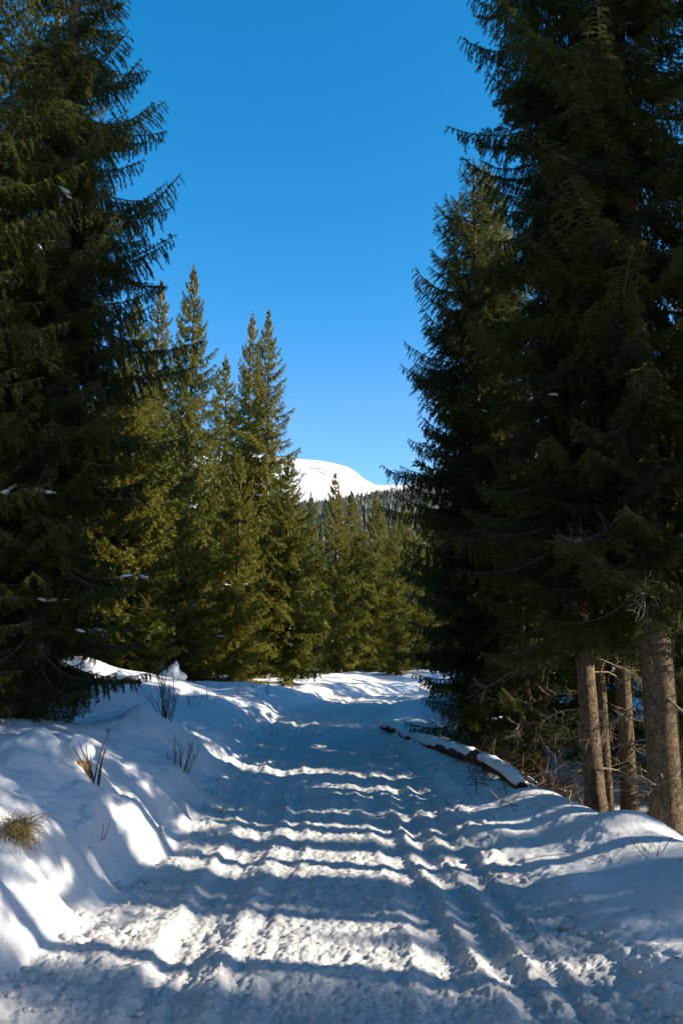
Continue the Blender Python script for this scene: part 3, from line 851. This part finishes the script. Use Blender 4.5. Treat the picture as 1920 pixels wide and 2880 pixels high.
# far wood on the hill
rng = np.random.default_rng(77)
nt_ = 9000
fy = 230 + 1180 * rng.random(nt_) ** 0.75
fx = fy * rng.uniform(-0.28, 0.22, nt_) + rng.uniform(-8, 8, nt_)
fz = hill_z(fx, fy)
out = MB(); allV = []; allF = []; base = 0
nseg = 7
for k in range(nt_):
    h = rng.uniform(11, 21); w = h * rng.uniform(0.11, 0.16)
    tiers = 5 if fy[k] < 600 else 3
    a = np.arange(nseg) * 2 * np.pi / nseg + rng.random() * 6
    for q in range(tiers):
        zb = h * (0.04 + 0.9 * q / tiers); zt = h * min(1.0, 0.04 + 0.9 * (q + 1.9) / tiers)
        rr_ = w * (1 - 0.88 * q / tiers) * rng.uniform(0.6, 1.25, nseg)
        ring = np.stack([fx[k] + np.cos(a) * rr_, fy[k] + np.sin(a) * rr_, fz[k] + zb + rng.uniform(-0.05, 0.05, nseg) * h], 1)
        allV.append(np.vstack([ring, [[fx[k], fy[k], fz[k] + zt]]]))
        jj = np.arange(nseg)
        allF.append(np.stack([jj, (jj + 1) % nseg, np.full(nseg, nseg)], 1) + base); base += nseg + 1
me = np_mesh('distant_forest', np.concatenate(allV), [(np.concatenate(allF), 0, False)])
me.materials.append(M['needle_hill'])
tag(link(bpy.data.objects.new('distant_forest', me)), 'dark spruce forest covering the hill below the snowy mountain', 'forest', kind='stuff')

# ------------------------------------------------------------------ fallen log
A = np.array([2.25, 9.9, 0.0]); B = np.array([0.98, 18.2, 0.0])
A[2] = H(A[0], A[1]) + 0.03; B[2] = H(B[0], B[1]) + 0.08
lg = empty('fallen_log', tuple(A)); tag(lg, 'long fallen log with a snow cap lying along the right verge', 'log')
t = np.linspace(0, 1, 60)
P = (B - A)[None] * t[:, None] + np.stack([0.05 * np.sin(t * 5), 0 * t, 0.05 * np.sin(t * 7)], 1)
gz = height(P[:, 0] + A[0], P[:, 1] + A[1], False) - A[2]
P[:, 2] = np.clip(P[:, 2], gz + 0.01, gz + 0.26) - 0.28 * np.exp(-t / 0.035) - 0.25 * np.exp(-(1 - t) / 0.03)
nz = 0.02 * fbm(np.repeat(t[:, None] * 50, 16, 1), np.repeat(np.arange(16)[None] * 0.9, 60, 0), 5, 3)
mb = MB(); V, F = tube(P, np.linspace(0.085, 0.13, 60), 16, rfun=nz); mb.add(V, F)
mb.add(np.vstack([V[:16], P[:1]]), [[q, (q + 1) % 16, 16] for q in range(16)])
mb.build('log_trunk', [M['log_bark']], lg)
cap = P + np.array([-0.02, 0, 0.055])
wv = 0.02 * fbm(np.repeat(t[:, None] * 30, 12, 1), np.repeat(np.arange(12)[None] * 0.7, 60, 0), 9, 3)
V, F = tube(cap[2:], (np.linspace(0.07, 0.115, 60) * (1 + 0.4 * fbm(t * 22, t * 0, 12, 3)) * sst(-0.42, -0.1, fbm(t * 9, t * 0 + 2, 15, 3)) * sst(0, 0.06, t) * sst(0, 0.05, 1 - t) + 0.004)[2:], 12, rfun=wv[2:])
V[:, 2] = (V[:, 2].reshape(58, 12) - cap[2:, 2:3]).ravel() * 0.85 + np.repeat(cap[2:, 2], 12)
mb = MB(); mb.add(V, F); mb.build('snow_cap', [M['snow']], lg)
rr_ = random.Random(3)
for k in range(9):
    q = rr_.uniform(0.05, 0.8); p = P[int(q * 59)]
    o = bpy.data.objects.new('broken_branch', rr_.choice(DEAD)); o.location = p
    o.rotation_euler = (rr_.uniform(0, 6), R(rr_.uniform(-70, -10)), rr_.uniform(-0.6, 0.9)); s = rr_.uniform(0.4, 0.9); o.scale = (s,) * 3
    link(o, lg)

# brushwood between log and trunks
def twig_pile(name, cx, cy, rx, ry, n, L, seed, mats, hgt=0.5):
    rg = np.random.default_rng(seed); mb = MB()
    for k in range(n):
        x, y = cx + rg.normal() * rx, cy + rg.normal() * ry
        p = np.array([x, y, H(x, y) - 0.03]); d = norm(np.array([rg.normal(), rg.normal(), abs(rg.normal()) * hgt + 0.1]))
        l = L * (0.4 + rg.random()); pts = [p]
        for a in range(4):
            d = norm(d + 0.22 * rg.normal(size=3) + [0, 0, -0.12]); pts.append(pts[-1] + d * l / 4)
        V, F = tube(np.array(pts), np.linspace(0.006, 0.002, 5) * (0.7 + 0.8 * rg.random()), 3); mb.add(V, F, int(rg.integers(len(mats))))
    return mb.build(name, mats)
M['brown'] = plain_mat('brown_twig', (0.11, 0.06, 0.03), (0.24, 0.14, 0.07), 10)
tag(twig_pile('brushwood', 3.0, 11.6, 0.45, 0.9, 520, 0.6, 1, [M['brown'], M['dead']]), 'tangle of brown dead twigs at the foot of the slim right trunks', 'brushwood', kind='stuff')
tag(twig_pile('brushwood', 2.1, 11.9, 0.2, 1.3, 220, 0.4, 2, [M['brown'], M['stem']]), 'low brown scrub along the near end of the fallen log', 'brushwood', kind='stuff')
tag(twig_pile('brushwood', 5.4, 12.6, 1.0, 1.4, 260, 0.9, 4, [M['dead'], M['brown']], 1.0), 'dry twigs standing in the shade behind the right trunks', 'brushwood', kind='stuff')

# ------------------------------------------------------------------ shrubs, sticks, stumps
def shrub(x, y, n, hmin, hmax, spread, seed, label, fork=True, rad=0.006, upright=1.0, name='bare_shrub', cat='shrub', mat='stem'):
    rg = np.random.default_rng(seed)
    root = empty(name, (x, y, H(x, y) - 0.05)); tag(root, label, cat)
    for k in range(n):
        mb = MB(); a = rg.random() * 6.283; l = rg.uniform(hmin, hmax)
        p = np.array([math.cos(a) * 0.10 * rg.random(), math.sin(a) * 0.10 * rg.random(), 0.0])
        d = norm(np.array([math.cos(a) * spread * rg.random(), math.sin(a) * spread * rg.random(), upright])); pts = [p]
        for q in range(6):
            d = norm(d + 0.11 * rg.normal(size=3)); pts.append(pts[-1] + d * l / 6)
        pts = np.array(pts); V, F = tube(pts, np.linspace(rad, rad * 0.35, 7), 4); mb.add(V, F)
        if fork:
            for f in range(int(rg.integers(2, 6))):
                q = int(rg.integers(2, 6)); d2 = norm(pts[q] - pts[q - 1] + np.array([rg.normal(), rg.normal(), 0.3]) * 0.12)
                d2 = norm(d + np.array([rg.normal(), rg.normal(), 0]) * 0.45); ll = l * 0.3 * (0.4 + rg.random())
                V, F = tube(np.array([pts[q], pts[q] + d2 * ll * 0.5, pts[q] + d2 * ll + [0, 0, 0.03]]), [rad * 0.5, rad * 0.4, rad * 0.25], 3); mb.add(V, F)
        mb.build('stem', [M[mat]], root)
    return root
shrub(X(380, 1700, 12.6), 12.6, 20, 0.6, 1.2, 0.36, 1, 'tall leafless shrub with dark stems on the left bank')
shrub(X(415, 1780, 10.7), 10.7, 12, 0.3, 0.62, 0.75, 2, 'low leafless shrub below the tall one at the road edge')
shrub(X(212, 1800, 8.0), 8.0, 7, 0.40, 0.66, 0.07, 3, 'tight bunch of upright dark sticks beside the snowy stump', fork=False, rad=0.010, name='stick_bunch', cat='sticks')
shrub(X(480, 1650, 18), 18, 3, 0.4, 0.7, 0.5, 4, 'thin lone stems in the snow right of the tall shrub', rad=0.005)
shrub(X(550, 1630, 21), 21, 6, 0.35, 0.6, 0.5, 5, 'small wispy shrub in front of the short bright spruce', rad=0.006)
shrub(X(600, 1625, 22), 22, 4, 0.35, 0.7, 1.2, 6, 'wispy stems leaning right near the road bend', rad=0.006)
shrub(X(445, 1600, 17), 17, 5, 0.3, 0.6, 0.6, 7, 'wispy shrub behind the tall leafless one', rad=0.005)
shrub(X(1508, 1925, 6.9), 6.9, 5, 0.12, 0.25, 2.5, 8, 'small dark twig poking out of the smooth right hand snow', rad=0.004, name='snow_twig', cat='twig')
shrub(X(260, 1840, 7.6), 7.2, 2, 0.12, 0.22, 0.5, 9, 'short dark twig sticking up from the left bank crust', fork=False, rad=0.004, name='snow_twig', cat='twig')
shrub(X(775, 1590, 29), 29, 5, 0.25, 0.4, 2.0, 10, 'dark sprig lying on the snow at the end of the road', rad=0.008, name='snow_twig', cat='twig')

def stump(x, y, r, h, seed, label, caps, tilt=(0, 0), sink=0.1):
    """broken wood with a slumped snow hood made of several grown together lumps"""
    root = empty('tree_stump', (x, y, H(x, y) - sink), (R(tilt[0]), R(tilt[1]), 0)); tag(root, label, 'stump')
    tt = np.linspace(0, h, 12); A_, T_ = np.meshgrid(np.arange(18) / 18, tt)
    ragged = 1 + 0.25 * fbm(A_ * 18 * 1.3, T_ * 2, seed, 3) + 0.12 * fbm(A_ * 50, T_ * 3, seed + 4, 2)
    mb = MB(); V, F = tube(np.stack([0 * tt, 0 * tt, tt], 1), r * (1.2 - 0.3 * tt / h), 18, rfun=r * (ragged - 1)); mb.add(V, F)
    V2_ = V[-18:].copy(); V2_[:, 2] += 0.06 * np.random.default_rng(seed).random(18)
    mb.add(np.vstack([V2_, [[0, 0, h - 0.02]]]), [[q, (q + 1) % 18, 18] for q in range(18)])
    mb.build('stump_wood', [M['stump']], root)
    th = np.linspace(0, np.pi, 26); ph = np.arange(40) * 2 * np.pi / 40
    TH, PH = np.meshgrid(th, ph, indexing='ij')
    D = np.stack([np.sin(TH) * np.cos(PH), np.sin(TH) * np.sin(PH), np.cos(TH)], -1)
    rad = np.full(TH.shape, 0.02)
    for (cx, cy, cz, rr) in caps:                      # union of balls seen from the middle
        c = np.array([cx, cy, cz]); bq = D @ c; disc = bq * bq - (c @ c) + rr * rr
        rad = np.maximum(rad, np.where(disc > 0, bq + np.sqrt(np.maximum(disc, 0)), 0))
    for _ in range(2):
        rad = (rad + np.roll(rad, 1, 1) + np.roll(rad, -1, 1) + np.vstack([rad[:1], rad[:-1]]) + np.vstack([rad[1:], rad[-1:]])) / 5
    rad[0] = rad[0].mean(); rad[-1] = rad[-1].mean()
    rad = rad * (1 + 0.07 * fbm(D[..., 0] * 5 + D[..., 2] * 4, D[..., 1] * 5, seed + 9, 3))
    P_ = D * rad[..., None] + np.array([0, 0, h])
    V = P_.reshape(-1, 3); i_ = np.arange(25)[:, None] * 40; j_ = np.arange(40)[None]
    F = np.stack([i_ + j_, i_ + 40 + j_, i_ + 40 + (j_ + 1) % 40, i_ + (j_ + 1) % 40], -1).reshape(-1, 4)
    mb = MB(); mb.add(V, F); mb.build('snow_cap', [M['snow']], root)
    return root
stump(X(186, 1775, 8.2), 8.2, 0.085, 0.26, 31, 'broken brown stump under a thick snow hood beside the dark sticks', [(-0.05, 0, 0.02, 0.14), (-0.22, 0.05, -0.06, 0.17), (0.05, -0.02, 0.0, 0.09), (-0.4, 0.1, -0.2, 0.2)], sink=0.06)
stump(X(398, 1575, 22), 22, 0.15, 0.16, 32, 'peaked snow covered stump behind the tall shrub', [(0, 0, 0.05, 0.2), (0.03, 0, 0.24, 0.12), (0.07, 0, 0.38, 0.06), (-0.2, 0, -0.05, 0.22), (0.22, 0, -0.02, 0.15), (-0.07, 0.02, 0.2, 0.09)], sink=0.1)

# torn up soil on the far left bank
rg = np.random.default_rng(8); mb = MB()
for k in range(26):
    V, T, Q = blob(800 + k, 1, 0.8, 0.6, 0.3); s = rg.uniform(0.06, 0.17)
    x = X(250, 1560, 19.0) + rg.normal() * 0.33; y = 19.0 + rg.normal() * 0.2
    V = V * s + np.array([x, y, H(x, y) + 0.02]); mb.add(V, T, 0); mb.P.append((np.asarray(Q) + mb.n - len(V), 0, True))
tag(mb.build('soil_clods', [M['soil']]), 'brown clods of bare soil showing on the snowy left bank', 'soil', kind='stuff')

def grass_tuft(x, y, seed, n, label):
    rg = np.random.default_rng(seed); mb = MB()
    z = float(height(np.array([x]), np.array([y]))[0]) + 0.03
    for k in range(n):
        a = rg.random() * 6.283; l = rg.uniform(0.06, 0.22) * (1 if rg.random() < 0.85 else 1.5); p = np.array([rg.normal() * 0.055, rg.normal() * 0.05, rg.normal() * 0.045])
        d = norm(np.array([math.cos(a) * 0.8 + 0.25, math.sin(a) * 0.8 - 0.45, rg.uniform(-0.5, 1.0)])); pts = [p]
        for q in range(4):
            d = norm(d + np.array([0.05, -0.05, -0.25]) + 0.28 * rg.normal(size=3)); pts.append(pts[-1] + d * l / 4)
        V, F = tube(np.array(pts), np.linspace(0.0032, 0.0008, 5), 3); mb.add(V, F, 1 if rg.random() < 0.35 else 0)
    V, T, Q = blob(seed, 0.07, 0.07, 0.06, 0.2); mb.add(V, T, 1); mb.P.append((Q + mb.n - len(V), 1, True))
    o = mb.build('grass_tuft', [M['grass'], M['moss']]); o.location = (x, y, z)
    tag(o, label, 'grass tuft')
grass_tuft(X(45, 1880, 6.1), 6.1, 3, 380, 'tuft of dry yellow grass sticking out of the left snow bank')

# loose snow crumbs on road and verges
rg = np.random.default_rng(21); mb = MB(); cnt = 0
shp = [blob(950 + v, 1, 0.85, 0.7, 0.22) for v in range(8)]
while cnt < 300:
    y = 4.2 + 14 * rg.random() ** 1.8
    L_, R_ = float(xl(y)), float(xr(y))
    r_ = rg.random()
    x = L_ + rg.normal() * 0.18 + 0.1 if r_ < 0.3 else (R_ + rg.normal() * 0.25 if r_ < 0.6 else rg.uniform(L_, R_))
    s = 0.008 + 0.022 * rg.random() ** 2.5
    if r_ < 0.3: s *= 1.5
    if r_ < 0.6 and rg.random() < 0.15: s *= 1.9
    V, T, Q = shp[int(rg.integers(8))]
    an = rg.random() * 6.28; c_, s_ = math.cos(an), math.sin(an)
    W = V * s; W = np.stack([W[:, 0] * c_ - W[:, 1] * s_, W[:, 0] * s_ + W[:, 1] * c_, W[:, 2]], 1)
    zz = float(height(np.array([x]), np.array([y]))[0])
    W = W + np.array([x, y, zz + s * 0.25]); mb.add(W, T, 0); mb.P.append((Q + mb.n - len(W), 0, True)); cnt += 1
tag(mb.build('snow_crumbs', [M['road_snow']]), 'loose crumbs of snow scattered over the track and its edges', 'snow crumbs', kind='stuff')

# needles, bark bits and twig ends dropped on the snow
rg = np.random.default_rng(41); mb = MB()
lx, ly = [], []
for k in range(650):
    y = 4.2 + 13 * rg.random() ** 1.5; x = rg.uniform(-0.5, 0.5) * (y + 1.5)
    lx.append(x); ly.append(y)
lz = height(np.array(lx), np.array(ly))
for x, y, z in zip(lx, ly, lz):
    a = rg.random() * 6.283; l = 0.006 + 0.03 * rg.random() ** 4; dv = np.array([math.cos(a), math.sin(a), 0.15 * rg.normal()])
    p = np.array([x, y, z + 0.003])
    V, F = tube(np.array([p - dv * l, p + [0, 0, 0.004], p + dv * l]), [0.0012, 0.003, 0.001], 3); mb.add(V, F, 0)
tag(mb.build('needle_litter', [M['brown']]), 'scattered brown needles and bark bits lying on the snow', 'litter', kind='stuff')

tot = sum(len(m_.polygons) for m_ in bpy.data.meshes)
print('faces', tot, 'objects', len(bpy.data.objects))
